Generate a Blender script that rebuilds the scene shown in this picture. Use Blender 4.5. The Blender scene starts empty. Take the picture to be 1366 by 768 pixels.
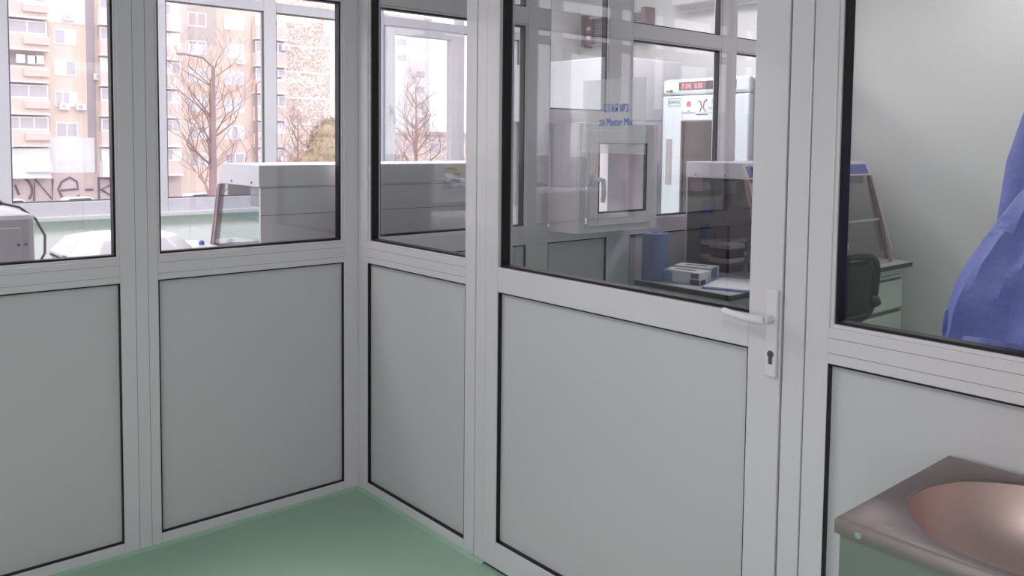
import bpy, bmesh, math, random
from mathutils import Vector, Matrix
random.seed(7)
S = bpy.context.scene
COL = S.collection
# ------------------------------------------------------------------ camera
cam = bpy.data.cameras.new('camera'); camo = bpy.data.objects.new('camera', cam); COL.objects.link(camo)
YAW, PITCH, ROLL = 0.711238611, 0.0598897192, 0.0102277139
FPX, CY = 1136.28686, 256.861452
camo.location = (-1.85509543, -3.15020016, 1.5)
fw = Vector((math.sin(YAW)*math.cos(PITCH), math.cos(YAW)*math.cos(PITCH), -math.sin(PITCH)))
r0 = Vector((math.cos(YAW), -math.sin(YAW), 0)); u0 = r0.cross(fw)
rr = math.cos(ROLL)*r0 + math.sin(ROLL)*u0; uu = -math.sin(ROLL)*r0 + math.cos(ROLL)*u0
camo.rotation_euler = Matrix((rr, uu, -fw)).transposed().to_euler()
cam.sensor_width = 36; cam.lens = FPX/1366*36; cam.shift_y = -(384-CY)/1366
cam.clip_start = 0.02; cam.clip_end = 1000
S.camera = camo
# ------------------------------------------------------------------ world
w = bpy.data.worlds.new('overcast_sky'); S.world = w; w.use_nodes = True
bg = w.node_tree.nodes['Background']; bg.inputs[0].default_value = (0.985, 0.955, 1.0, 1); bg.inputs[1].default_value = 2.45
S.view_settings.view_transform = 'Standard'; S.view_settings.look = 'None'
S.view_settings.exposure = 0.22; S.view_settings.gamma = 1
S.view_settings.use_curve_mapping = False
# ------------------------------------------------------------------ materials
MATS = {}
def mat(name, col, rough=0.5, metal=0.0, spec=0.5, noise=0, nscale=8, bump=0, emit=None, estr=0, aniso=None, bdist=.01):
    m = bpy.data.materials.new(name); m.use_nodes = True; nt = m.node_tree
    b = nt.nodes['Principled BSDF']
    c = tuple(((v/255)/12.92 if v/255 <= .04045 else ((v/255+.055)/1.055)**2.4) for v in col) + (1,)
    b.inputs['Base Color'].default_value = c
    b.inputs['Roughness'].default_value = rough; b.inputs['Metallic'].default_value = metal
    b.inputs['Specular IOR Level'].default_value = spec
    if noise or bump:
        tc = nt.nodes.new('ShaderNodeTexCoord'); n = nt.nodes.new('ShaderNodeTexNoise')
        n.inputs['Scale'].default_value = nscale; n.inputs['Detail'].default_value = 5
        mp = nt.nodes.new('ShaderNodeMapping'); nt.links.new(tc.outputs['Object'], mp.inputs[0]); nt.links.new(mp.outputs[0], n.inputs['Vector'])
        if aniso: mp.inputs['Scale'].default_value = aniso
        if noise:
            mx = nt.nodes.new('ShaderNodeMix'); mx.data_type = 'RGBA'
            mx.inputs[6].default_value = tuple(v*(1-noise) for v in c[:3])+(1,)
            mx.inputs[7].default_value = tuple(min(1, v*(1+noise)) for v in c[:3])+(1,)
            nt.links.new(n.outputs['Fac'], mx.inputs[0]); nt.links.new(mx.outputs[2], b.inputs['Base Color'])
        if bump:
            bp = nt.nodes.new('ShaderNodeBump'); bp.inputs['Strength'].default_value = bump; bp.inputs['Distance'].default_value = bdist
            nt.links.new(n.outputs['Fac'], bp.inputs['Height']); nt.links.new(bp.outputs[0], b.inputs['Normal'])
    if emit:
        b.inputs['Emission Color'].default_value = tuple((v/255)**2.2 for v in emit)+(1,); b.inputs['Emission Strength'].default_value = estr
    MATS[name] = m; return m
def glassmat(name, tint=(1, 1, 1), base=0.055, milky=0, mcol=(.9, .9, .92)):
    m = bpy.data.materials.new(name); m.use_nodes = True; nt = m.node_tree; nt.nodes.remove(nt.nodes['Principled BSDF'])
    out = nt.nodes['Material Output']
    lw = nt.nodes.new('ShaderNodeLayerWeight'); lw.inputs['Blend'].default_value = 0.5
    p = nt.nodes.new('ShaderNodeMath'); p.operation = 'POWER'; p.inputs[1].default_value = 4; nt.links.new(lw.outputs['Facing'], p.inputs[0])
    a = nt.nodes.new('ShaderNodeMath'); a.operation = 'MULTIPLY_ADD'; a.inputs[1].default_value = 0.85; a.inputs[2].default_value = base; a.use_clamp = True
    nt.links.new(p.outputs[0], a.inputs[0])
    t = nt.nodes.new('ShaderNodeBsdfTransparent'); t.inputs[0].default_value = tint+(1,)
    g = nt.nodes.new('ShaderNodeBsdfGlossy'); g.inputs['Roughness'].default_value = 0.0
    mx = nt.nodes.new('ShaderNodeMixShader'); nt.links.new(a.outputs[0], mx.inputs[0]); nt.links.new(g.outputs[0], mx.inputs[2])
    if milky:
        d = nt.nodes.new('ShaderNodeBsdfDiffuse'); d.inputs[0].default_value = mcol+(1,)
        n = nt.nodes.new('ShaderNodeTexNoise'); n.inputs['Scale'].default_value = 22; n.inputs['Detail'].default_value = 2
        tc = nt.nodes.new('ShaderNodeTexCoord'); nt.links.new(tc.outputs['Object'], n.inputs['Vector'])
        r = nt.nodes.new('ShaderNodeMapRange'); r.inputs[1].default_value = .35; r.inputs[2].default_value = .75; r.inputs[3].default_value = milky*.9; r.inputs[4].default_value = milky*1.2
        nt.links.new(n.outputs['Fac'], r.inputs[0])
        m2 = nt.nodes.new('ShaderNodeMixShader'); nt.links.new(r.outputs[0], m2.inputs[0]); nt.links.new(t.outputs[0], m2.inputs[1]); nt.links.new(d.outputs[0], m2.inputs[2])
        nt.links.new(m2.outputs[0], mx.inputs[1])
    else: nt.links.new(t.outputs[0], mx.inputs[1])
    nt.links.new(mx.outputs[0], out.inputs[0]); MATS[name] = m; return m
mat('pvc', (228, 221, 227), .10, spec=.6)
mat('pvc_window', (206, 203, 212), .3)
mat('panel', (212, 208, 212), .38, noise=.012, nscale=300)
mat('gasket', (22, 14, 16), .5)
mat('groove', (120, 118, 120), .6)
mat('wall_paint', (222, 222, 220), .75, noise=.015, nscale=2)
mat('bounce_offset_paint', (232, 230, 232), .7)  # near-white wall, faint magenta set against the green bounce from the floor
mat('ceiling_paint', (225, 225, 225), .8)
mat('green_floor', (170, 203, 181), .42, noise=.03, nscale=3)
mat('handle_white', (232, 227, 234), .3)
mat('keyhole', (112, 104, 106), .35, metal=.6)
mat('steel', (160, 147, 146), .4, metal=1.0, noise=.05, nscale=30, bump=.05)
mat('steel_bowl', (215, 190, 186), .45, metal=1.0, noise=.06, nscale=20)
mat('steel_side', (140, 146, 140), .5, metal=.5)
mat('chrome', (220, 220, 220), .12, metal=1)
mat('lab_white', (208, 205, 210), .4)
mat('lab_grey', (178, 172, 178), .45)
mat('rail_brown', (150, 122, 120), .35, metal=.3)
mat('dark_edge', (40, 34, 38), .5)
mat('table_top', (196, 194, 200), .4)
mat('cabinet_white', (206, 212, 207), .5)
mat('dark_gap', (100, 98, 98), .6)
mat('chair_black', (22, 18, 24), .6)
mat('plastic_blue', (70, 106, 190), .35)
mat('panel_blue', (86, 100, 170), .35)
mat('screen_dark', (50, 54, 80), .25)
mat('gown_blue', (116, 130, 214), .5, nscale=6, bump=.8, bdist=.05)
mat('roll_blue', (116, 122, 168), .85, noise=.05, nscale=40, bump=.2)
mat('card_white', (222, 222, 226), .6)
mat('card_blue', (110, 150, 196), .6)
mat('card_black', (50, 48, 58), .6)
mat('tip_purple', (78, 62, 140), .4)
mat('tip_black', (64, 46, 62), .4)
mat('teal', (48, 130, 150), .4)
mat('paper', (225, 225, 230), .8)
mat('paper_edge_blue', (100, 120, 190), .6)
mat('red_plastic', (200, 40, 52), .4)
mat('fridge_white', (222, 228, 234), .3)
mat('fridge_grey', (176, 172, 178), .4)
mat('fridge_handle', (176, 168, 160), .4)
mat('display_brown', (92, 66, 72), .2)
mat('led_red', (255, 120, 120), .4, emit=(255, 110, 110), estr=1.4)
mat('print_grey', (92, 94, 106), .6)
mat('print_red', (205, 60, 84), .6)
mat('print_blue', (104, 138, 176), .6)
mat('text_blue', (96, 128, 200), .6)
mat('uv_metal', (120, 100, 104), .4)
mat('cable', (60, 58, 62), .5)
mat('fill_emitter', (255, 255, 255), .5, emit=(255, 255, 255), estr=3)  # glow of the added ceiling fill panels
mat('facade_beige', (236, 215, 202), .9, noise=.04, nscale=.6)
mat('facade_pink', (234, 214, 206), .9, noise=.05, nscale=.5)
mat('facade_white', (238, 236, 236), .9)
mat('facade_grey', (212, 198, 194), .9, noise=.06, nscale=.4)
mat('recess_shade_grey', (184, 172, 176), .9)  # shade of the facade recesses put into the colour
mat('house_glass', (198, 188, 196), .12, spec=1.0)
mat('sky_pane_cloth', (236, 236, 242), .3)  # sky reflection painted into house panes; laundry shares this white
mat('house_frame', (246, 246, 250), .6)
mat('graffiti', (120, 108, 128), .9)
mat('graffiti_wall', (218, 198, 194), .9, noise=.12, nscale=.5)
mat('asphalt', (150, 146, 148), .9, noise=.05, nscale=.2)
mat('bark', (168, 134, 126), .9, noise=.1, nscale=6)
mat('conifer', (182, 164, 136), .95, noise=.25, nscale=3)
mat('lamp_metal', (158, 138, 138), .6)
mat('car_white', (226, 226, 232), .3); mat('car_yellow', (232, 190, 60), .3); mat('car_dark', (90, 90, 104), .3); mat('car_red', (200, 44, 50), .4)
mat('car_glass', (70, 74, 90), .1); mat('tyre', (40, 40, 44), .8)
def brickmat():
    m = mat('brick_panel', (214, 160, 130), .9); nt = m.node_tree; b = nt.nodes['Principled BSDF']
    tc = nt.nodes.new('ShaderNodeTexCoord'); n = nt.nodes.new('ShaderNodeTexVoronoi'); n.distance = 'CHEBYCHEV'; n.inputs['Randomness'].default_value = .5; n.inputs['Scale'].default_value = 5.2
    mp = nt.nodes.new('ShaderNodeMapping'); mp.inputs['Scale'].default_value = (1, 1, 1.2)
    nt.links.new(tc.outputs['Object'], mp.inputs[0]); nt.links.new(mp.outputs[0], n.inputs['Vector'])
    cr = nt.nodes.new('ShaderNodeValToRGB'); cr.color_ramp.interpolation = 'CONSTANT'
    e = cr.color_ramp.elements; e[0].color = (.66, .48, .41, 1); e[1].position = .35; e[1].color = (.76, .62, .54, 1)
    x = e.new(.62); x.color = (.88, .82, .78, 1)
    sp = nt.nodes.new('ShaderNodeSeparateColor'); nt.links.new(n.outputs['Color'], sp.inputs[0]); nt.links.new(sp.outputs[0], cr.inputs[0])
    nt.links.new(cr.outputs[0], b.inputs['Base Color'])
brickmat()
glassmat('glass', (.97, .97, .975), .065)
glassmat('glass_outer', (.94, .95, .96), .05)
glassmat('glass_tint', (.82, .76, .78), .05)
glassmat('glass_clear', (.93, .95, .95), .05)
glassmat('fridge_glass', (.72, .66, .66), .09)
glassmat('film', (.96, .96, .97), .03, milky=.2)
M = MATS
# ------------------------------------------------------------------ mesh helpers
class MB:
    def __init__(s): s.v = []; s.f = []
    def box(s, a, b):
        x0, x1 = sorted((a[0], b[0])); y0, y1 = sorted((a[1], b[1])); z0, z1 = sorted((a[2], b[2])); n = len(s.v)
        s.v += [(x0, y0, z0), (x1, y0, z0), (x1, y1, z0), (x0, y1, z0), (x0, y0, z1), (x1, y0, z1), (x1, y1, z1), (x0, y1, z1)]
        s.f += [tuple(n+i for i in q) for q in ((0, 3, 2, 1), (4, 5, 6, 7), (0, 1, 5, 4), (1, 2, 6, 5), (2, 3, 7, 6), (3, 0, 4, 7))]
        return s
    def loft(s, rings, caps=True, closed=True):
        n = len(s.v); k = len(rings[0])
        for r in rings: s.v += [tuple(p) for p in r]
        for i in range(len(rings)-1):
            for j in range(k if closed else k-1):
                a = n+i*k+j; b = n+i*k+(j+1) % k; s.f.append((a, b, b+k, a+k))
        if caps and closed:
            s.f.append(tuple(n+j for j in reversed(range(k)))); s.f.append(tuple(n+(len(rings)-1)*k+j for j in range(k)))
        return s
    def prism(s, prof, axis, a, b):
        def P(p, t): return (t, p[0], p[1]) if axis == 'x' else (p[0], t, p[1]) if axis == 'y' else (p[0], p[1], t)
        return s.loft([[P(p, a) for p in prof], [P(p, b) for p in prof]])
    def tube(s, pts, r, k=8, caps=True):
        pts = [Vector(p) for p in pts]; rs = r if isinstance(r, (list, tuple)) else [r]*len(pts); rings = []
        pn = None
        for i, p in enumerate(pts):
            d = (pts[min(i+1, len(pts)-1)]-pts[max(i-1, 0)]).normalized()
            if pn is None: pn = d.orthogonal().normalized()
            pn = (pn-d*pn.dot(d)); pn = pn.normalized() if pn.length > 1e-6 else d.orthogonal().normalized()
            q = d.cross(pn)
            rings.append([p+rs[i]*(math.cos(2*math.pi*j/k)*pn+math.sin(2*math.pi*j/k)*q) for j in range(k)])
        return s.loft(rings, caps)
    def lathe(s, prof, c, k=24, sx=1, sy=1, caps=True):
        rings = [[(c[0]+sx*r*math.cos(2*math.pi*j/k), c[1]+sy*r*math.sin(2*math.pi*j/k), c[2]+z) for j in range(k)] for r, z in prof]
        return s.loft(rings, caps)
    def build(s, name, m, parent=None, bevel=0, smooth=False, seg=2):
        o3 = Vector((0, 0, 0))
        if parent is not None:
            o3 = wloc(parent)
        else:
            xs = [v[0] for v in s.v]; ys = [v[1] for v in s.v]; zs = [v[2] for v in s.v]
            o3 = Vector(((min(xs)+max(xs))/2, (min(ys)+max(ys))/2, min(zs)))
        me = bpy.data.meshes.new(name); me.from_pydata([tuple(Vector(v)-o3) for v in s.v], [], s.f)
        bm = bmesh.new(); bm.from_mesh(me); bmesh.ops.recalc_face_normals(bm, faces=bm.faces); bm.to_mesh(me); bm.free()
        me.materials.append(MATS[m] if isinstance(m, str) else m)
        if smooth:
            for p in me.polygons: p.use_smooth = True
        ob = bpy.data.objects.new(name, me); COL.objects.link(ob)
        if parent is not None: ob.parent = parent
        else: ob.location = o3
        if bevel:
            md = ob.modifiers.new('bevel', 'BEVEL'); md.width = bevel; md.segments = seg; md.limit_method = 'ANGLE'
        if smooth:
            bm = bmesh.new(); bm.from_mesh(me)
            for e in bm.edges:
                e.smooth = not (len(e.link_faces) == 2 and e.calc_face_angle(0) > .7)
            bm.to_mesh(me); bm.free()
        return ob
def wloc(o):
    v = Vector((0, 0, 0))
    while o is not None: v += o.location; o = o.parent
    return v
def B(name, a, b, m, parent=None, bevel=0): return MB().box(a, b).build(name, m, parent, bevel)
def tag(o, label=None, cat=None, group=None, kind=None):
    if label: o['label'] = label
    if cat: o['category'] = cat
    if group: o['group'] = group
    if kind: o['kind'] = kind
    return o
def thing(name, loc, label, cat, group=None, kind=None):
    o = bpy.data.objects.new(name, None); o.location = loc; o.empty_display_size = .05; COL.objects.link(o)
    return tag(o, label, cat, group, kind)
def copy_tree(o, parent=None):
    c = o.copy(); COL.objects.link(c); c.parent = parent
    for ch in o.children: copy_tree(ch, c)
    return c
def text(name, body, size, loc, xdir, zdir, m, parent, align='LEFT', sx=1, depth=.0004):
    cu = bpy.data.curves.new(name, 'FONT'); cu.body = body; cu.size = size; cu.align_x = align; cu.extrude = depth; cu.resolution_u = 3
    tmp = bpy.data.objects.new('tmp', cu); COL.objects.link(tmp)
    me = bpy.data.meshes.new_from_object(tmp.evaluated_get(bpy.context.evaluated_depsgraph_get())); bpy.data.objects.remove(tmp)
    me.materials.clear(); me.materials.append(MATS[m])
    xd = Vector(xdir).normalized(); zd = Vector(zdir).normalized(); nd = xd.cross(zd); o3 = wloc(parent) if parent else Vector((0, 0, 0))
    mt = Matrix((xd*sx, zd, nd)).transposed()
    for v in me.vertices: v.co = mt @ v.co + Vector(loc) - o3
    ob = bpy.data.objects.new(name, me); COL.objects.link(ob); ob.parent = parent
    return ob
# ------------------------------------------------------------------ partitions
TA = lambda h, d, z: (h, -d, z)          # back partition: plane y=0, seen face towards -y
TB = lambda h, d, z: (-d, -h, z)         # right partition: plane x=0, seen face towards -x
def bx(mb, T, h0, h1, z0, z1, d0, d1): mb.box(T(h0, d0, z0), T(h1, d1, z1)); return mb
def ring(T, h0, h1, z0, z1, wd, d0, d1):
    mb = MB()
    bx(mb, T, h0, h0+wd, z0, z1, d0, d1); bx(mb, T, h1-wd, h1, z0, z1, d0, d1)
    bx(mb, T, h0+wd, h1-wd, z0, z0+wd, d0, d1); bx(mb, T, h0+wd, h1-wd, z1-wd, z1, d0, d1); return mb
TH = -.062
def member(name, T, h0, h1, z0, z1, par, d1=0.0, grooves=()):
    o = bx(MB(), T, h0, h1, z0, z1, TH, d1).build(name, 'pvc', par, .0022)
    return o
def glazed(T, h0, h1, z0, z1, par, gm='glass'):
    ring(T, h0, h1, z0, z1, .009, -.048, -.006).build('glazing_bead', 'pvc', par, .001)
    ring(T, h0+.009, h1-.009, z0+.009, z1-.009, .007, -.046, -.013).build('gasket', 'gasket', par)
    bx(MB(), T, h0+.012, h1-.012, z0+.012, z1-.012, -.034, -.028).build('glass_pane', gm, par)
def panelled(T, h0, h1, z0, z1, par):
    ring(T, h0, h1, z0, z1, .0045, -.044, -.0025).build('gasket', 'gasket', par)
    bx(MB(), T, h0+.004, h1-.004, z0+.004, z1-.004, -.040, -.016).build('infill_panel', 'panel', par)
Z_B, Z_P, Z_G, Z_T0, Z_T1, Z_C = .047, .987, 1.072, 2.077, 2.150, 3.0
wa = thing('wall_back', (0, 0, 0), 'long white PVC partition with glass above and grey infill panels below', 'partition', kind='structure')
bays = [(-3.52, -2.745), (-2.615, -1.855), (-1.716, -.956), (-.826, -.067), (.103, .957), (1.105, 1.542), (1.73, 2.546), (2.70, 3.50)]
edges = [-3.65]+[e for b in bays for e in b]+[3.797]
for i in range(0, len(edges), 2):
    member('mullion', TA, edges[i], edges[i+1], 0, Z_C, wa)
for i, (h0, h1) in enumerate(bays):
    member('rail', TA, h0, h1, 0, Z_B, wa); member('rail', TA, h0, h1, Z_P, Z_G, wa)
    panelled(TA, h0, h1, Z_B, Z_P, wa)
    member('rail', TA, h0, h1, 2.93, Z_C, wa)
    if i == 5:
        member('rail', TA, h0, h1, 1.598, 1.658, wa)
        glazed(TA, h0, h1, 1.658, 2.93, wa)
    else:
        member('rail', TA, h0, h1, Z_T0, Z_T1, wa)
        glazed(TA, h0, h1, Z_G, Z_T0, wa); glazed(TA, h0, h1, Z_T1, 2.93, wa)
# fine cover lines of the profiles
g = MB()
for x in (-.905, -.862): g.box((x, -.0006, .0), (x+.0012, .001, Z_C))
for h0, h1 in bays[2:4]:
    for z in (1.01, 1.05): g.box((h0, -.0005, z), (h1, .001, z+.001))
g.build('profile_line', 'groove', wa)
wb = thing('wall_right', (0, 0, 0), 'white PVC partition running towards the viewer with the glazed door in it', 'partition', kind='structure')
ZT = 2.35
member('mullion', TB, .001, .074, 0, Z_C, wb)
member('mullion', TB, .745, .803, 0, Z_C, wb)
member('mullion', TB, .805, .858, 0, Z_C, wb, d1=-.002)
member('mullion', TB, 2.022, 2.078, 0, Z_C, wb)
member('mullion', TB, 2.0805, 2.140, 0, Z_C, wb, d1=-.002)
member('rail', TB, .858, 2.022, ZT, ZT+.08, wb)
for (h0, h1) in ((.074, .745), (2.140, 3.15)):
    member('rail', TB, h0, h1, 0, Z_B, wb); member('rail', TB, h0, h1, Z_P, Z_G, wb)
    member('rail', TB, h0, h1, 2.93, Z_C, wb); panelled(TB, h0, h1, Z_B, Z_P, wb)
    member('rail', TB, h0, h1, ZT, ZT+.08, wb); glazed(TB, h0, h1, Z_G, ZT, wb); glazed(TB, h0, h1, ZT+.08, 2.93, wb)
glazed(TB, .858, 2.022, ZT+.08, 2.93, wb)
member('rail', TB, .858, 2.022, 2.93, Z_C, wb)
member('mullion', TB, 3.15, 3.28, 0, Z_C, wb)
for h0, h1 in ((3.28, 4.3),):
    member('rail', TB, h0, h1, 0, Z_B, wb); member('rail', TB, h0, h1, Z_P, Z_G, wb); panelled(TB, h0, h1, Z_B, Z_P, wb)
    glazed(TB, h0, h1, Z_G, 2.93, wb); member('rail', TB, h0, h1, 2.93, Z_C, wb)
member('mullion', TB, 4.3, 4.6, 0, Z_C, wb)
g = MB()
for h0, h1 in ((.074, .745), (2.140, 3.15)):
    for z in (1.012, 1.048): g.box((-.0005, -h0, z), (.001, -h1, z+.001))
g.build('profile_line', 'groove', wb)
# door
dr = thing('door_1', (0, -.862, 0), 'white PVC door with tall glass pane above a plain lower panel', 'door', kind='structure')
D0, D1 = .862, 2.017
def dm(name, h0, h1, z0, z1): bx(MB(), TB, h0, h1, z0, z1, -.066, .002).build(name, 'pvc', dr, .0025)
dm('door_stile', D0, .928, .012, ZT-.004); dm('door_stile', 1.924, D1, .012, ZT-.004)
dm('door_rail', .928, 1.924, .012, .104); dm('door_rail', .928, 1.924, .985, 1.070); dm('door_rail', .928, 1.924, ZT-.09, ZT-.004)
panelled(TB, .928, 1.924, .104, .985, dr)
ring(TB, .928, 1.924, 1.070, ZT-.09, .008, -.048, -.012).build('gasket', 'gasket', dr)
bx(MB(), TB, .934, 1.918, 1.076, ZT-.096, -.034, -.028).build('glass_pane', 'glass', dr)
g = MB(); bx(g, TB, .8585, .8615, 0, ZT-.001, -.06, -.012); bx(g, TB, 2.0175, 2.0215, 0, ZT-.001, -.06, -.012); bx(g, TB, .8585, 2.0215, 0, .0115, -.05, -.008)
g.build('gasket', 'gasket', wb)
# lever handle
HY = 1.996
hp = MB()
bx(hp, TB, HY-.016, HY+.016, .925, 1.143, .002, .014); hp = hp.build('handle_plate', 'handle_white', dr, .004)
k = MB(); k.tube([TB(HY, .014, 1.071), TB(HY, .045, 1.071)], .0115, 14)
k.tube([TB(HY+.002, .050, 1.071), TB(HY-.02, .056, 1.071), TB(HY-.05, .056, 1.072), TB(HY-.085, .054, 1.074), TB(HY-.108, .050, 1.076), TB(HY-.116, .046, 1.077)], [.0105, .0115, .0105, .0095, .0095, .0085], 14)
k.build('handle_lever', 'handle_white', hp, smooth=True)
k = MB(); k.tube([TB(HY+.001, .0138, .983), TB(HY+.001, .0155, .983)], .0088, 16); bx(k, TB, HY-.004, HY+.006, .958, .980, .0138, .0152)
k.build('lock_cylinder', 'keyhole', hp)
# notice sleeve on the door glass
nt = thing('door_notice', (0.026, -1.42, 1.467), 'clear plastic sleeve notice with faint blue lettering stuck on the door glass', 'notice')
MB().box((.0265, -1.297, 1.467), (.0275, -1.548, 1.688)).build('plastic_sleeve', 'film', nt)
text('lettering', 'СТАЯ №3', .033, (.0258, -1.384, 1.590), (0, -1, 0), (0, 0, 1), 'text_blue', nt, sx=.66)
text('lettering', 'за Master Mix', .033, (.0258, -1.366, 1.550), (0, -1, 0), (0, 0, 1), 'text_blue', nt, sx=.69)
# ------------------------------------------------------------------ room shell
def struct(name, a, b, m, label, cat): return tag(B(name, a, b, m), label, cat, kind='structure')
XE, YW = 3.8, 2.5
struct('floor', (-8.2, -4.9, -.06), (XE+.1, YW+.3, 0), 'green_floor', 'mint green resin floor running through all the rooms', 'floor')
cv = MB(); cv.prism([(0, 0), (-.012, 0), (-.004, .004), (0, .012)], 'x', -3.6, -.001); 
cv.prism([(-.001, 0), (-.001, .012), (-.006, .004), (-.013, 0)], 'y', -.862, -.001)
tag(cv.build('baseboard_corner', 'green_floor'), 'narrow green floor coving along the foot of the partitions', 'coving', kind='structure')
struct('ceiling', (-8.2, -4.9, Z_C), (XE+.1, YW+.3, Z_C+.08), 'ceiling_paint', 'plain white ceiling', 'ceiling')
struct('wall_east', (XE, -4.9, 0), (XE+.1, YW+.3, Z_C), 'wall_paint', 'plain off-white painted end wall behind the desk', 'wall')
wl = thing('wall_left', (-3.78, -2.5, 0), 'plain off-white side wall on the left with an unseen window added for daylight', 'wall', kind='structure')
for a, b, c, d in ((-4.9, -4.3, 0, Z_C), (-1.55, -.003, 0, Z_C), (-4.3, -1.55, 0, .5), (-4.3, -1.55, 2.15, Z_C)): B('wall_surface', (-3.9, a, c), (-3.652, b, d), 'wall_paint', wl)
wn2 = thing('window_fill', (-3.8, -3.0, .8), 'unseen white framed window added in the left side wall to light the entrance room', 'window', kind='structure')  # added out of view, lets sky light reach the right partition
for a, b in ((-4.3, -4.24), (-2.96, -2.90), (-1.61, -1.55)): B('frame_post', (-3.84, a, .5), (-3.77, b, 2.15), 'pvc_window', wn2)
for a, b in ((-4.24, -2.96), (-2.90, -1.61)):
    B('frame_rail', (-3.84, a, .5), (-3.77, b, .56), 'pvc_window', wn2); B('frame_rail', (-3.84, a, 2.09), (-3.77, b, 2.15), 'pvc_window', wn2)
    B('glass_pane', (-3.81, a, .56), (-3.804, b, 2.09), 'glass_clear', wn2)
struct('wall_behind', (-3.65, -4.9, 0), (XE, -4.6, Z_C), 'wall_paint', 'plain off-white wall behind the viewer', 'wall')
struct('wall_far_left', (-8.2, .002, 0), (-8.0, YW+.3, Z_C), 'wall_paint', 'far left end wall of the window room', 'wall')
struct('wall_side', (-8.0, -.15, 0), (-3.652, .0, Z_C), 'wall_paint', 'solid wall continuing the back partition to the left', 'wall')
ww = thing('wall_window', (0, YW, 0), 'outer wall below the street windows, near-white with a faint magenta tint against the green floor bounce', 'wall', kind='structure')
WZ0, WZ1 = 1.02, 2.86
B('wall_surface', (-8.0, YW-.03, 0), (XE, YW+.27, WZ0), 'bounce_offset_paint', ww)
B('wall_surface', (-8.0, YW-.03, WZ1), (XE, YW+.27, Z_C), 'wall_paint', ww)
B('wall_surface', (3.18, YW-.03, WZ0), (XE, YW+.27, WZ1), 'wall_paint', ww)
B('wall_surface', (-8.0, YW-.03, WZ0), (-7.55, YW+.27, WZ1), 'wall_paint', ww)
B('window_sill', (-8.0, YW-.10, WZ0-.02), (3.4, YW-.03, WZ0+.008), 'lab_white', ww, .006)
# windows : every bay of the band is a frame with its pane
wins = [(-7.5, -6.75, 'f'), (-6.65, -5.95, 'f'), (-5.85, -5.15, 's'), (-5.05, -4.35, 'f'), (-4.25, -3.55, 's'), (-3.45, -2.21, 'f'), (-2.06, -.92, 'f'), (-.83, -.03, 'f'), (.06, .729, 'f'), (.818, 1.62, 'f'), (1.70, 2.42, 's'), (2.48, 3.09, 'f')]
wn = thing('window_1', (0, YW, WZ0), 'band of white PVC windows along the street side with a transom above', 'window', kind='structure')
xs = [-7.55]+[v for a in wins for v in a[:2]]+[3.18]
F0, F1 = YW, YW+.07
for i in range(0, len(xs), 2): B('frame_post', (xs[i], F0, WZ0), (xs[i+1], F1, WZ1), 'pvc_window', wn, .004)
for (a, b, t) in wins:
    B('frame_rail', (a, F0, WZ0), (b, F1, 1.108), 'pvc_window', wn, .004)
    B('frame_rail', (a, F0, 2.384), (b, F1, 2.452), 'pvc_window', wn, .004)
    B('frame_rail', (a, F0, 2.80), (b, F1, WZ1), 'pvc_window', wn, .004)
    B('glass_pane', (a, F0+.03, 2.452), (b, F0+.036, 2.80), 'glass_outer', wn)
    if t == 'f':
        B('glass_pane', (a, F0+.03, 1.108), (b, F0+.036, 2.384), 'glass_outer', wn)
        m = MB()
        m.box((a, F0+.012, 1.108), (a+.008, F0+.028, 2.384)).box((b-.008, F0+.012, 1.108), (b, F0+.028, 2.384)).box((a, F0+.012, 1.108), (b, F0+.028, 1.116)).box((a, F0+.012, 2.376), (b, F0+.028, 2.384))
        m.build('gasket', 'dark_gap', wn)
    else:
        sx0, sx1, sz0, sz1, q = a+.004, b-.004, 1.112, 2.380, .085
        m = MB(); y0, y1 = F0-.022, F0+.05
        m.box((sx0, y0, sz0), (sx0+q, y1, sz1)).box((sx1-q, y0, sz0), (sx1, y1, sz1)).box((sx0+q, y0, sz0), (sx1-q, y1, sz0+.06)).box((sx0+q, y0, sz1-.06), (sx1-q, y1, sz1))
        sh = m.build('window_sash', 'pvc_window', wn, .004)
        B('glass_pane', (sx0+q, F0+.01, sz0+.06), (sx1-q, F0+.016, sz1-.06), 'glass_outer', sh)
        hx = sx1-.045 if a < 0 else sx0+.045
        m = MB().box((hx-.014, y0-.012, 1.70), (hx+.014, y0, 1.77)); m.tube([(hx, y0-.012, 1.735), (hx, y0-.04, 1.735), (hx+.004, y0-.045, 1.68), (hx+.006, y0-.045, 1.62)], [.009, .01, .009, .008], 10)
        m.build('window_handle', 'lab_grey', sh, smooth=True)
# fill panels added out of view at the ceiling to brighten the rooms
def fill_light(x, y, lab, pw, sx=.9, sy=.9):
    t = thing('fill_panel', (x, y, Z_C-.03), lab, 'fill light')
    B('fill_frame', (x-sx/2-.02, y-sy/2-.02, Z_C-.03), (x+sx/2+.02, y+sy/2+.02, Z_C-.001), 'lab_white', t)
    B('fill_diffuser', (x-sx/2, y-sy/2, Z_C-.034), (x+sx/2, y+sy/2, Z_C-.0305), 'fill_emitter', t)
    L = bpy.data.lights.new('fill_glow', 'AREA'); L.shape = 'RECTANGLE'; L.size = sx; L.size_y = sy; L.energy = pw; L.color = (1, .95, .985)
    lo = bpy.data.objects.new('fill_glow', L); lo.location = (0, 0, -.012); COL.objects.link(lo); lo.parent = t
fill_light(-1.9, .62, 'unseen fill panel added at the ceiling over the left part of the window room', 40)
fill_light(-5.0, .62, 'unseen fill panel added at the ceiling at the far left end of the window room', 30)
fill_light(.6, .62, 'unseen fill panel added at the ceiling over the middle of the window room', 38)
fill_light(2.4, .62, 'unseen fill panel added at the ceiling near the tall refrigerator', 27)
fill_light(-2.5, -3.5, 'unseen fill panel added at the ceiling in the entrance room behind the viewer', 14)
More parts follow.
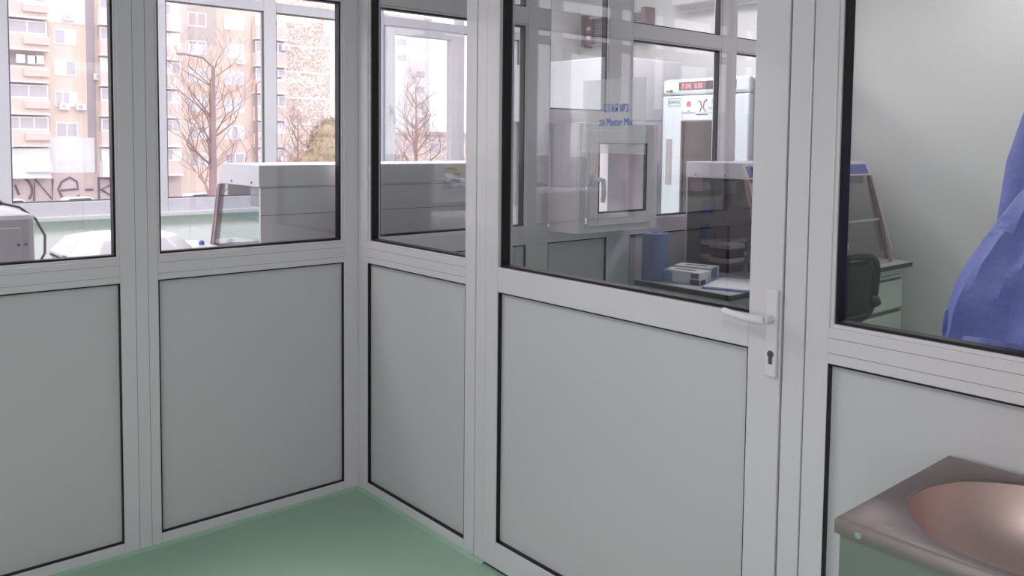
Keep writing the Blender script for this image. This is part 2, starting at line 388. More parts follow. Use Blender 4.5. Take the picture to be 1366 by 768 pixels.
fill_light(3.0, -1.5, 'unseen fill panel added at the ceiling in the room with the desk', 10, .6, .6)
# ------------------------------------------------------------------ pass box
pb = thing('pass_box', (1.1, 0, 1.045), 'white transfer hatch box with a small hinged window and handle', 'hatch')
x0, x1, z0, z1, yf, yb_ = 1.107, 1.70, 1.048, 1.60, -.20, .26
# body is a hollow sleeve through the partition (bay and mullion behind stay whole, so the sleeve stops at their face right of the bay)
m = MB(); m.box((x0, yf, z0), (x0+.02, -.001, z1-.004)).box((x1-.02, yf, z0), (x1, -.001, z1-.004)).box((x0+.02, yf, z0), (x1-.02, -.001, z0+.02)).box((x0+.02, yf, z1-.024), (x1-.02, -.001, z1-.004))
m.build('body', 'pvc', pb, .002)
def fr(mb, a, b, c, d, q, ya, yb): return mb.box((a, ya, c), (a+q, yb, d)).box((b-q, ya, c), (b, yb, d)).box((a+q, ya, c), (b-q, yb, c+q)).box((a+q, ya, d-q), (b-q, yb, d))
fr(MB(), x0+.001, x1-.001, z0+.001, z1-.005, .048, yf-.012, yf).build('frame', 'pvc', pb, .002)
sd = fr(MB(), 1.163, 1.652, 1.085, 1.560, .062, yf-.032, yf-.0125).build('hatch_sash', 'pvc', pb, .003)
fr(MB(), 1.225, 1.590, 1.147, 1.498, .007, yf-.0325, yf-.014).build('gasket', 'gasket', sd)
B('glass_pane', (1.231, yf-.026, 1.153), (1.584, yf-.020, 1.492), 'glass', sd)
m = MB().box((1.178, yf-.045, 1.28), (1.206, yf-.0325, 1.345)); m.tube([(1.192, yf-.045, 1.318), (1.192, yf-.075, 1.318), (1.210, yf-.08, 1.315), (1.215, yf-.08, 1.25), (1.208, yf-.078, 1.205)], [.012, .012, .012, .013, .010], 10)
m.build('handle', 'handle_white', sd, smooth=True)
rb = tag(B('rubber_band_box', (1.26, -.16, 1.0685), (1.40, -.06, 1.105), 'card_white', None, .002), 'small pale box lying inside the transfer hatch', 'box')
# ------------------------------------------------------------------ desk and its load
TZ = .75
dk = thing('laboratory_desk', (2.7, -.35, 0), 'long pale laboratory desk with a black edge standing against the back partition', 'desk')
B('desk_top', (1.702, -.688, TZ-.004), (3.70, -.064, TZ), 'table_top', dk)
B('desk_edge', (1.70, -.69, TZ-.030), (3.702, -.064, TZ-.0042), 'dark_edge', dk)
B('apron', (1.76, -.64, TZ-.12), (3.05, -.62, TZ-.0305), 'cabinet_white', dk); B('apron', (1.76, -.62, TZ-.12), (1.78, -.08, TZ-.0305), 'cabinet_white', dk)
for a, b in ((1.77, -.63), (1.77, -.1), (3.0, -.1)): B('leg', (a, b, 0), (a+.04, b+.04, TZ-.121), 'lab_grey', dk)
cbn = thing('drawer_cabinet', (3.37, -.35, 0), 'white three-drawer cabinet under the right end of the desk', 'cabinet')
B('body', (3.06, -.632, .05), (3.655, -.08, TZ-.031), 'cabinet_white', cbn)
for a, b in ((.082, .425), (.458, .640), (.655, .672)): B('drawer', (3.063, -.652, a), (3.652, -.6325, b), 'cabinet_white', cbn, .002)
B('drawer', (3.063, -.652, .678), (3.652, -.6325, .715), 'cabinet_white', cbn, .002)
for a in (.428, .6425): B('drawer_grip', (3.08, -.644, a), (3.64, -.6325, a+.012), 'dark_gap', cbn)
for a, b in ((3.09, -.6), (3.6, -.6), (3.09, -.12), (3.6, -.12)): B('foot', (a, b, 0), (a+.03, b+.03, .0495), 'dark_edge', cbn)
def hood(xl, xr, yb, sg, label, side, dark, screws=True):
    T = lambda x, t, z: (x, yb+sg*t, z)
    t = thing('workstation_hood', ((xl+xr)/2, yb+sg*.27, TZ+.001), label, 'hood')
    zb = TZ+.001
    m = MB(); m.prism([(yb+sg*a, b) for a, b in ((0, zb), (0, zb+.028), (.555, zb+.018), (.555, zb))], 'x', xl, xr); m.build('base_tray', 'lab_white' if not dark else 'lab_grey', t, .002)
    m = MB(); m.prism([(yb+sg*a, b) for a, b in ((0, 1.306), (0, 1.395), (.375, 1.395), (.412, 1.306))], 'x', xl, xr); lb = m.build('light_box', 'lab_white', t, .003)
    m = MB().box(T(xl+.006, 0, zb+.03), T(xr-.006, .012, 1.305)); m.build('back_panel', 'lab_white' if not dark else 'lab_grey', t)
    for z in (1.30, 1.19): B('seam', T(xl+.007, -.0008, z), T(xr-.007, 0, z+.002), 'dark_gap', t)
    for x in (xl, xr-.005):
        m = MB(); m.prism([(yb+sg*a, b) for a, b in ((.013, zb+.029), (.013, 1.305), (.385, 1.305), (.53, zb+.021))], 'x', x, x+.005); m.build('side_glass', side, t)
    for x in (xl-.004, xr-.022):
        m = MB(); m.prism([(yb+sg*a, b) for a, b in ((.535, zb+.022), (.390, 1.304), (.414, 1.304), (.562, zb+.022))], 'x', x, x+.026); m.build('sash_rail', 'rail_brown', t, .002)
        m = MB(); m.prism([(yb+sg*a, b) for a, b in ((.5625, zb+.09), (.4225, 1.285), (.428, 1.285), (.570, zb+.09))], 'x', x, x+.026); m.build('rail_cover', 'lab_grey', t)
        m = MB(); m.tube([T(x+.013, .55, zb+.016), T(x+.013, .575, zb+.016)], .012, 10); m.build('foot_knob', 'chrome', t)
    m = MB(); m.prism([(yb+sg*a, b) for a, b in ((.545, zb+.024), (.399, 1.304), (.403, 1.304), (.549, zb+.024))], 'x', xl+.023, xr-.023); m.build('front_sash', 'glass_clear', t)
    m = MB(); m.prism([(yb+sg*a, b) for a, b in ((.475, 1.02), (.473, 1.032), (.484, 1.032), (.486, 1.02))], 'x', xl+.023, xr-.023); m.build('sash_grip', 'lab_grey', t)
    B('cross_bar', T(xl+.024, .36, 1.255), T(xr-.024, .372, 1.3045), 'rail_brown', t)
    if screws:
        for a in (.07, .27):
            m = MB(); m.tube([T(xl-.003, a, 1.322), T(xl+.002, a, 1.322)], .005, 8); m.build('screw', 'keyhole', lb)
    B('lamp_socket', T(xl+.012, .02, 1.225), T(xl+.06, .11, 1.3045), 'lab_grey', t)
    return t, T
hood(-.396, .93, .10, 1, 'white workstation hood standing with its back to the partition in the window room', 'glass_clear', False)
hb, T = hood(2.132, 3.53, -.067, -1, 'wide tinted workstation hood with a blue control strip on the pale desk', 'glass_tint', True)
def slant(xa, xb, ta, za, tb, zb_, th, name, m, par):
    q = MB(); q.prism([(-.067-ta, za), (-.067-tb, zb_), (-.067-tb-th, zb_), (-.067-ta-th, za)], 'x', xa, xb); return q.build(name, m, par)
cp_ = slant(2.16, 3.50, .4065, 1.318, .382, 1.377, .003, 'control_strip', 'panel_blue', hb)
slant(2.20, 2.26, .409, 1.330, .391, 1.366, .004, 'screen', 'screen_dark', cp_); slant(2.5, 2.56, .409, 1.330, .391, 1.366, .004, 'screen', 'screen_dark', cp_)
tag(B('paper_note', (2.47, -.0812, 1.195), (2.61, -.0795, 1.27), 'paper'), 'blank white note taped high on the back wall inside the tinted hood', 'note')
# blue pipette holders
for i, z in enumerate((1.08, .945)):
    q = MB(); q.box((2.245, -.14, z), (2.305, -.082, z+.06)); q.box((2.255, -.13, z+.06), (2.295, -.084, z+.085))
    tag(q.build('pipette_holder', 'plastic_blue', None, .006), ('upper' if i == 0 else 'lower')+' blue holder on the back wall inside the tinted hood', 'holder')
# tip racks
HZ = TZ+.0285
def rack(x, y, z, lab, body, wx=.125, wy=.085, grp='pipette tip boxes in the tinted hood'):
    t = thing('tip_box', (x, y, z), lab, 'box', grp)
    B('box_base', (x-wx/2, y-wy/2, z), (x+wx/2, y+wy/2, z+.052), body, t, .004)
    B('box_lid', (x-wx/2-.003, y-wy/2-.003, z+.0525), (x+wx/2+.003, y+wy/2+.003, z+.078), 'card_white', t, .006)
rack(2.29, -.155, HZ, 'purple tip box at the bottom of the left stack in the hood', 'tip_purple')
rack(2.29, -.155, HZ+.079, 'purple tip box on top of the left stack in the hood', 'tip_purple')
rack(2.245, -.285, HZ-.004, 'dark tip box at the bottom of the front stack in the hood', 'tip_black', .15, .13)
rack(2.245, -.285, HZ+.075, 'dark tip box on top of the front stack in the hood', 'tip_black', .15, .13)
rack(2.46, -.17, HZ, 'dark tip box at the bottom of the rear stack in the hood', 'tip_black', .15, .1)
rack(2.46, -.17, HZ+.079, 'dark tip box on top of the rear stack in the hood', 'tip_black', .15, .1)
t = thing('wash_bottle', (2.36, -.40, HZ-.006), 'squat clear bottle with a teal base near the sloped front of the hood', 'bottle')
MB().lathe([(.045, 0), (.048, .01), (.048, .05)], (2.36, -.40, HZ-.006), 20).build('bottle_base', 'teal', t, smooth=True)
MB().lathe([(.047, .051), (.047, .075), (.036, .1), (.018, .115), (.016, .135)], (2.36, -.40, HZ-.006), 20).build('bottle_body', 'lab_white', t, smooth=True)
MB().lathe([(.018, .136), (.018, .15), (.007, .155), (.004, .18)], (2.36, -.40, HZ-.006), 14).build('bottle_cap', 'card_black', t, smooth=True)
t = thing('spray_bottle', (3.36, -.36, HZ-.004), 'blue spray bottle with white label standing at the right end of the hood', 'bottle')
c = (3.36, -.36, HZ-.006)
MB().lathe([(.055, 0), (.06, .01), (.06, .10), (.054, .135), (.034, .165), (.02, .185)], c, 24, sx=1.15, sy=.75).build('bottle_body', 'plastic_blue', t, smooth=True)
MB().lathe([(.022, .186), (.02, .21), (.014, .225), (.008, .262)], c, 16).build('bottle_nozzle', 'plastic_blue', t, smooth=True)
MB().box((c[0]+.012, c[1]-.047, c[2]+.05), (c[0]+.050, c[1]-.0445, c[2]+.09)).build('bottle_label', 'card_white', t)
# towel roll
t = thing('paper_towel_roll', (1.785, -.135, TZ+.001), 'tall blue-grey paper towel roll standing upright on the left end of the desk', 'towel roll')
k = 36; R, r_ = .072, .02
rings = [[(1.785+rad*math.cos(2*math.pi*j/k), -.137+rad*math.sin(2*math.pi*j/k), TZ+.001+z) for j in range(k)] for rad, z in ((r_, 0), (R, 0), (R, .252), (R-.003, .256), (r_, .256), (r_, 0))]
MB().loft(rings, caps=False).build('towel', 'roll_blue', t, smooth=True)
# glove boxes
def obox(x, y, z, L, W, H, ang, name, m, par=None, lab=None, cat=None, bev=.002, grp=None):
    ca, sa = math.cos(ang), math.sin(ang); q = MB()
    P = lambda a, b: (x+ca*a-sa*b, y+sa*a+ca*b)
    q.loft([[P(-L/2, -W/2)+(z,), P(L/2, -W/2)+(z,), P(L/2, W/2)+(z,), P(-L/2, W/2)+(z,)], [P(-L/2, -W/2)+(z+H,), P(L/2, -W/2)+(z+H,), P(L/2, W/2)+(z+H,), P(-L/2, W/2)+(z+H,)]])
    return q.build(name, m, par, bev)
t = thing('glove_box', (1.86, -.275, TZ+.001), 'white glove box with black size marks lying in front on the desk', 'box', None)
gz = TZ+.001; an = math.radians(-80)
obox(1.85, -.30, gz, .23, .12, .066, an, 'carton', 'card_white', t)
def face(cx, cy, L, W, ang, a0, a1, z0, z1, name, m, par, side):
    # thin printed patch on the long (-W) or end (+-L) side of an oriented box
    ca, sa = math.cos(ang), math.sin(ang)
    if side == 'w': pts = [(a0, -W/2-.0006), (a1, -W/2-.0006), (a1, -W/2), (a0, -W/2)]
    elif side == 'e': pts = [(L/2, a0), (L/2+.0006, a0), (L/2+.0006, a1), (L/2, a1)]
    q = MB(); f = [(cx+ca*a-sa*b, cy+sa*a+ca*b) for a, b in pts]
    q.loft([[p+(z0,) for p in f], [p+(z1,) for p in f]]); q.build(name, m, par)
face(1.85, -.30, .23, .12, an, -.112, -.05, gz+.004, gz+.06, 'printed_patch', 'card_blue', t, 'w')
face(1.85, -.30, .23, .12, an, .055, .112, gz+.002, gz+.028, 'printed_patch', 'card_black', t, 'w')
face(1.85, -.30, .23, .12, an, .06, .105, gz+.033, gz+.06, 'printed_patch', 'print_grey', t, 'w')
face(1.85, -.30, .23, .12, an, -.055, .0, gz+.002, gz+.026, 'printed_patch', 'card_black', t, 'e')
face(1.85, -.30, .23, .12, an, .035, .040, gz+.015, gz+.05, 'printed_patch', 'card_black', t, 'e')
obox(1.85, -.30, gz+.0665, .12, .022, .001, an, 'opening', 'card_black', t, bev=0)
t = thing('glove_box', (1.99, -.22, TZ+.001), 'white and light blue glove box lying behind the one with black marks', 'box', None)
obox(2.015, -.245, gz, .22, .12, .070, math.radians(-75), 'carton', 'card_white', t)
face(2.015, -.245, .22, .12, math.radians(-75), -.055, .02, gz+.015, gz+.068, 'printed_patch', 'card_blue', t, 'e')
face(2.015, -.245, .22, .12, math.radians(-75), -.11, .11, gz+.01, gz+.05, 'printed_patch', 'card_blue', t, 'w')
obox(2.015, -.245, gz+.0705, .12, .022, .001, math.radians(-75), 'opening', 'card_black', t, bev=0)
# notebook
t = thing('paper_folder', (1.96, -.54, TZ+.001), 'flat white folder with blue edge lying near the front corner of the desk', 'folder')
obox(1.955, -.535, gz, .24, .36, .006, math.radians(-70), 'cover', 'paper_edge_blue', t, bev=0)
obox(1.96, -.533, gz+.0062, .23, .35, .006, math.radians(-70), 'pages', 'paper', t, bev=0)
# ------------------------------------------------------------------ office chair
t = thing('office_chair', (2.16, -1.0, 0), 'black office chair with a rounded mesh back in front of the desk', 'chair')
def chair():
    cx, cy = 1.99, -1.02
    A = math.radians(-14); ca, sa = math.cos(A), math.sin(A)
    P = lambda a, b, z: (cx+ca*a-sa*b, cy+sa*a+ca*b, z)
    n = 28; loop = []
    for i in range(n+1):
        th = 2*math.pi*i/n; c_, s_ = math.cos(th), math.sin(th)
        hx = .215*abs(c_)**.6*(1 if c_ >= 0 else -1); hz = .150*abs(s_)**.7*(1 if s_ >= 0 else -1)
        loop.append(P(hx*(1+.12*(hz/.2)), -.17+.05*(hx/.23)**2,   .825+hz-.03*(hx < 0)*abs(hx)/.2))
    MB().tube(loop, .019, 8).build('back_frame', 'chair_black', t, smooth=True)
    q = MB(); rows = []
    for j in range(9):
        hz = -.135+.27*j/8; ww_ = .195*(1-(abs(hz)/.15)**3*.4)
        rows.append([P(-ww_+2*ww_*i/8, -.17+.05*((-ww_+2*ww_*i/8)/.23)**2,   .815+hz) for i in range(9)])
    q.loft(rows, caps=False, closed=False); o = q.build('back_mesh', 'chair_black', t, smooth=True)
    o.modifiers.new('solid', 'SOLIDIFY').thickness = .012
    MB().tube([P(.0, -.185, .66), P(0, -.2, .52), P(0, -.13, .44), P(0, .05, .42)], [.035, .034, .03, .03], 10).build('back_spine', 'chair_black', t, smooth=True)
    q = MB(); q.loft([[P(.24*s*math.cos(2*math.pi*i/24), .04+.23*s*math.sin(2*math.pi*i/24), z) for i in range(24)] for s, z in ((.85, .435), (1, .45), (1, .48), (.9, .5), (.5, .505))]); q.build('seat', 'chair_black', t, smooth=True)
    MB().tube([P(.15, -.15, .76), P(.185, -.15, .75), P(.195, -.15, .735)], [.02, .03, .026], 10).build('adjusting_knob', 'chair_black', t, smooth=True)
    for sx in ():
        MB().tube([P(sx*.26, -.02, .44), P(sx*.29, -.02, .52), P(sx*.29, -.04, .66)], .018, 8).build('arm_post', 'chair_black', t, smooth=True)
        MB().tube([P(sx*.29, -.14, .68), P(sx*.29, .0, .685), P(sx*.285, .12, .68)], [.026, .03, .024], 10).build('armrest', 'chair_black', t, smooth=True)
    MB().tube([(cx, cy, .09), (cx, cy, .43)], .028, 12).build('gas_lift', 'chair_black', t, smooth=True)
    for i in range(5):
        a = 2*math.pi*i/5+.3; e = (cx+.29*math.cos(a), cy+.29*math.sin(a))
        MB().tube([(cx, cy, .11), (e[0], e[1], .065)], [.026, .016], 8).build('leg', 'chair_black', t, smooth=True)
        MB().tube([(e[0]-.012, e[1], .026), (e[0]+.012, e[1], .026)], .026, 12).build('castor', 'tyre', t)
chair()
# ------------------------------------------------------------------ gown hanging in the desk room
def gown():
    t = thing('isolation_gown', (.55, -2.52, .5), 'blue disposable gown hanging behind the right glass pane', 'gown')
    gx = .55
    # outline along -y: (z, left edge y, right edge y)
    prof = [(.60, -2.15, -3.05), (.80, -2.155, -3.02), (.95, -2.165, -3.0), (1.05, -2.18, -2.98), (1.12, -2.20, -2.95), (1.20, -2.235, -2.92), (1.26, -2.275, -2.88), (1.33, -2.325, -2.86), (1.40, -2.37, -2.84), (1.47, -2.41, -2.82), (1.54, -2.45, -2.80), (1.62, -2.50, -2.76)]
    rings = []; n = 64
    for i in range(len(prof)*3-2):
        f = i/3; k = min(int(f), len(prof)-2); u = f-k
        z, a, b = [prof[k][j]*(1-u)+prof[k+1][j]*u for j in range(3)]
        c, h = (a+b)/2, (a-b)/2; ring_ = []
        for j in range(n):
            th = 2*math.pi*j/n
            fold = .28*(1-2*abs(math.sin(4*th+1.5*math.sin(4*z)+z*3)))+.10*(1-2*abs(math.sin(9*th+z*7)))
            dx = (.11+.05*(1.6-z))*math.sin(th)*(1+fold)+.014*math.sin(23*z+4*th)+.016*abs(math.sin(9*z+5*th))-.014*abs(math.sin(14*z-6*th))
            ring_.append((gx+dx, c+h*math.cos(th)*(1+.02*math.sin(11*z+3*th)), z+.012*math.sin(6*th+3*z)))
        rings.append(ring_)
    MB().loft(rings).build('skirt', 'gown_blue', t, smooth=True)
    pts = [(.62, -2.27, 1.18), (.61, -2.27, 1.30), (.60, -2.285, 1.45), (.59, -2.315, 1.56), (.57, -2.36, 1.66), (.55, -2.45, 1.76)]
    o = MB().tube([(p[0], p[1]-.075, p[2]) for p in pts], [.062, .066, .062, .058, .06, .05], 14).build('sleeve', 'gown_blue', t, smooth=True)
    # waist flap
    q = MB(); rows = []
    for j in range(2):
        rows.append([(gx-.215-.01*math.sin(i*.9), -2.31-.06*i, (1.035 if j else .90)+.006*math.sin(i*1.3)) for i in range(12)])
    q.loft(rows, caps=False, closed=False); o = q.build('waist_tie', 'gown_blue', t, smooth=True); o.modifiers.new('s', 'SOLIDIFY').thickness = .004
    MB().tube([(gx+.03, -2.64, 1.74), (gx+.02, -2.64, 1.83)], .006, 8).build('hanger_loop', 'gown_blue', t)
    r = thing('coat_stand', (.55, -2.66, 0), 'steel coat stand that carries the blue gown', 'stand')
    MB().tube([(gx, -2.66, .02), (gx, -2.66, 1.86)], .015, 10).build('pole', 'steel', r)
    MB().tube([(gx-.12, -2.64, 1.86), (gx, -2.65, 1.84), (gx+.12, -2.64, 1.86)], .009, 8).build('hook', 'steel', r)
    MB().lathe([(.18, 0), (.18, .012), (.03, .022)], (gx, -2.66, 0), 24).build('foot', 'steel', r)
gown()
# ------------------------------------------------------------------ stainless basin
def basin():
    t = thing('hand_basin', (-.24, -2.66, .85), 'stainless steel hand basin with a round bowl mounted on the right partition', 'sink')
    X0, X1, Y0, Y1, Z = -.472, -.0035, -2.912, -2.420, .85
    cx, cy, R = -.232, -2.668, .208; k = 48
    # deck with round hole
    out = []; inn = []
    for j in range(k):
        a = 2*math.pi*j/k+math.pi/4; c, s = math.cos(a), math.sin(a); q = max(abs(c), abs(s))
        ux, uy = c/q, s/q
        hx = X1-cx if ux > 0 else cx-X0; hy = Y1-cy if uy > 0 else cy-Y0
        out.append((cx+ux*hx, cy+uy*hy)); inn.append((cx+R*c, cy+R*s))
    e = .004
    m = MB(); m.loft([[p+(Z-.028,) for p in out], [p+(Z-.004,) for p in out], [(cx+(p[0]-cx)*.988, cy+(p[1]-cy)*.988, Z) for p in out],
                     [(cx+(R+.006)*math.cos(2*math.pi*j/k+math.pi/4), cy+(R+.006)*math.sin(2*math.pi*j/k+math.pi/4), Z) for j in range(k)],
                     [p+(Z-.005,) for p in inn]], caps=False)
    o = m.build('deck', 'steel', t, smooth=True)
    prof = [(R, -.006), (R*.985, -.02), (R*.94, -.05), (R*.85, -.085), (R*.68, -.118), (R*.42, -.14), (.03, -.148), (.002, -.148)]
    MB().lathe([(r, z) for r, z in prof], (cx, cy, Z), k, caps=False).build('bowl', 'steel_bowl', t, smooth=True)
    MB().lathe([(.028, -.147), (.028, -.144), (.012, -.146)], (cx, cy, Z), 20).build('drain', 'chrome', t, smooth=True)
    B('apron', (X0+.007, Y0+.007, Z-.32), (X0+.010, Y1-.007, Z-.0285), 'steel_side', t); B('apron', (X0+.010, Y1-.010, Z-.32), (X1-.002, Y1-.007, Z-.0285), 'steel_side', t)
    B('apron', (X0+.010, Y0+.007, Z-.32), (X1-.002, Y0+.010, Z-.0285), 'steel_side', t)
    MB().tube([(X0-.001, Y1-.045, Z-.016), (X0-.005, Y1-.045, Z-.016)], .006, 12).build('bolt', 'chrome', t, smooth=True)
    MB().tube([(X0+.03, Y1+.001, Z-.016), (X0+.03, Y1+.004, Z-.016)], .005, 12).build('bolt', 'chrome', t, smooth=True)
basin()
# ------------------------------------------------------------------ window room equipment
BZ = .75
t = thing('laboratory_bench', (-1.2, .45, 0), 'long white laboratory bench along the partition in the window room', 'bench')
B('bench_top', (-3.4, .075, BZ-.03), (.62, .80, BZ), 'table_top', t)
for x in (-3.35, -2.2, -1.1, .5): 
    for y in (.1, .72): B('leg', (x, y, 0), (x+.04, y+.04, BZ-.031), 'lab_grey', t)
t = thing('white_instrument', (-1.42, .4, BZ), 'white boxy instrument with a door panel at the left end of the view', 'instrument')
xr_, yf_ = -1.178, .20
B('housing', (-1.72, yf_, BZ+.001), (xr_, .62, 1.232), 'lab_grey', t, .02)
d_ = B('door', (-1.66, yf_-.006, BZ+.05), (-1.222, yf_, 1.185), 'lab_grey', t, .003)
B('seam', (-1.30, yf_-.0068, BZ+.06), (-1.297, yf_-.006, 1.15), 'dark_gap', d_)
for x in (-1.232, -1.210): MB().tube([(x, yf_-.006, 1.125), (x, yf_-.012, 1.125)], .005, 8).build('screw', 'keyhole', t)
B('latch', (-1.335, yf_-.012, 1.192), (-1.32, yf_-.0005, 1.206), 'keyhole', t)
cb = MB(); cb.tube([(-1.50, .30, 1.246), (-1.40, .32, 1.252), (-1.31, .34, 1.262), (-1.262, .345, 1.262), (-1.20, .34, 1.245), (-1.15, .33, 1.20), (-1.125, .31, 1.14), (-1.135, .27, 1.08), (-1.165, .24, 1.04)], .0045, 8)
cbo = thing('power_cable', (-1.3, .33, 1.232), 'black cable with a thick connector draped over the white boxy instrument', 'cable')
cb.build('wire', 'cable', cbo, smooth=True)
MB().tube([(-1.325, .338, 1.262), (-1.315, .34, 1.262), (-1.265, .346, 1.263), (-1.252, .345, 1.261)], [.006, .013, .013, .006], 10).build('connector', 'dark_edge', cbo, smooth=True)
def centrifuge():
    x0, x1, y0, y1 = -1.055, -.585, .22, .66
    t = thing('centrifuge', ((x0+x1)/2, (y0+y1)/2, BZ), 'white benchtop centrifuge with a chamfered lid and dark vent slots', 'centrifuge')
    zl = 1.045
    def rr_(a, b, c, d, ch, z): return [(a+ch, c, z), (b-ch, c, z), (b, c+ch, z), (b, d-ch, z), (b-ch, d, z), (a+ch, d, z), (a, d-ch, z), (a, c+ch, z)]
    MB().loft([rr_(x0+.02, x1-.02, y0+.02, y1-.02, .05, BZ+.001), rr_(x0+.01, x1-.01, y0+.01, y1-.01, .06, zl-.012)]).build('body', 'lab_white', t, .006)
    MB().loft([rr_(x0+.003, x1-.003, y0+.003, y1-.003, .075, zl-.0115), rr_(x0+.003, x1-.003, y0+.003, y1-.003, .075, zl-.0045)]).build('lid_gasket', 'dark_edge', t)
    ld = MB().loft([rr_(x0, x1, y0, y1, .08, zl-.004), rr_(x0, x1, y0, y1, .08, zl+.008), rr_(x0+.05, x1-.05, y0+.05, y1-.05, .07, zl+.066), rr_(x0+.09, x1-.09, y0+.09, y1-.09, .06, zl+.074)]).build('lid', 'lab_white', t, .008)
    for i in range(6):
        x = -.905+.028*i
        q = MB(); q.loft([[(x, y0+.014, zl+.018), (x+.006, y0+.014, zl+.018), (x+.006, y0+.024, zl+.018), (x, y0+.024, zl+.018)], [(x-.008, y0+.038, zl+.052), (x-.002, y0+.038, zl+.052), (x-.002, y0+.048, zl+.052), (x-.008, y0+.048, zl+.052)]])
        q.build('vent_slot', 'dark_edge', ld)
    B('hinge', (x0-.004, y0+.10, zl-.02), (x0+.03, y0+.14, zl+.012), 'rail_brown', t)
centrifuge()
t = thing('shaker_block', (-.50, .5, BZ), 'low white instrument between the centrifuge and the white hood', 'instrument')
B('body', (-.575, .42, BZ+.001), (-.41, .74, 1.035), 'lab_white', t, .01)
MB().lathe([(.012, 0), (.012, .012), (.006, .018)], (-.46, .55, 1.0355), 14).build('knob', 'plastic_blue', t, smooth=True)
# safety cabinet
def bsc():
    X0, X1, Y0, Y1 = 2.68, 3.41, .975, 2.24
    t = thing('safety_cabinet', ((X0+X1)/2, (Y0+Y1)/2, 0), 'large white biological safety cabinet in the corner by the street windows', 'cabinet')
    B('upper_hood', (X0, Y0, 1.66), (X1, Y1, 2.115), 'lab_white', t, .008)
    B('side_wall', (X0+.12, Y0, .75), (X1, Y0+.04, 1.6595), 'lab_white', t); B('side_wall', (X0+.12, Y1-.04, .75), (X1, Y1, 1.6595), 'lab_white', t)
    B('back_wall', (X1-.04, Y0+.041, .75), (X1-.001, Y1-.041, 1.6595), 'lab_grey', t)
    B('work_deck', (X0, Y0, .75), (X1-.041, Y1, .79), 'lab_grey', t)
    q = MB(); q.prism([(X0+.012, 1.6595), (X0+.018, 1.6595), (X0+.10, .97), (X0+.094, .97)], 'y', Y0+.01, Y1-.01); q.build('front_sash', 'glass_clear', t)
    B('sash_handle', (X0+.06, Y0+.3, 1.15), (X0+.075, Y1-.3, 1.165), 'lab_grey', t)
    B('stand', (X0+.05, Y0+.03, 0), (X0+.1, Y0+.08, .7495), 'lab_white', t); B('stand', (X1-.1, Y0+.03, 0), (X1-.05, Y0+.08, .7495), 'lab_white', t)
    B('stand', (X0+.05, Y1-.08, 0), (X0+.1, Y1-.03, .7495), 'lab_white', t); B('stand', (X1-.1, Y1-.08, 0), (X1-.05, Y1-.03, .7495), 'lab_white', t)
    pts = [(X0-.012-.012*math.cos(i*math.pi/3), Y0+.13+.012*math.sin(i*math.pi/3), 1.93+.0045*i) for i in range(22)]
    MB().tube(pts, .0025, 6).build('coiled_cord', 'cable', t, smooth=True)
    MB().tube([(X0-.001, 2.16, 2.06), (X0-.02, 2.16, 2.06), (X0-.02, 2.16, 2.02)], .004, 6).build('hook', 'cable', t)
bsc()
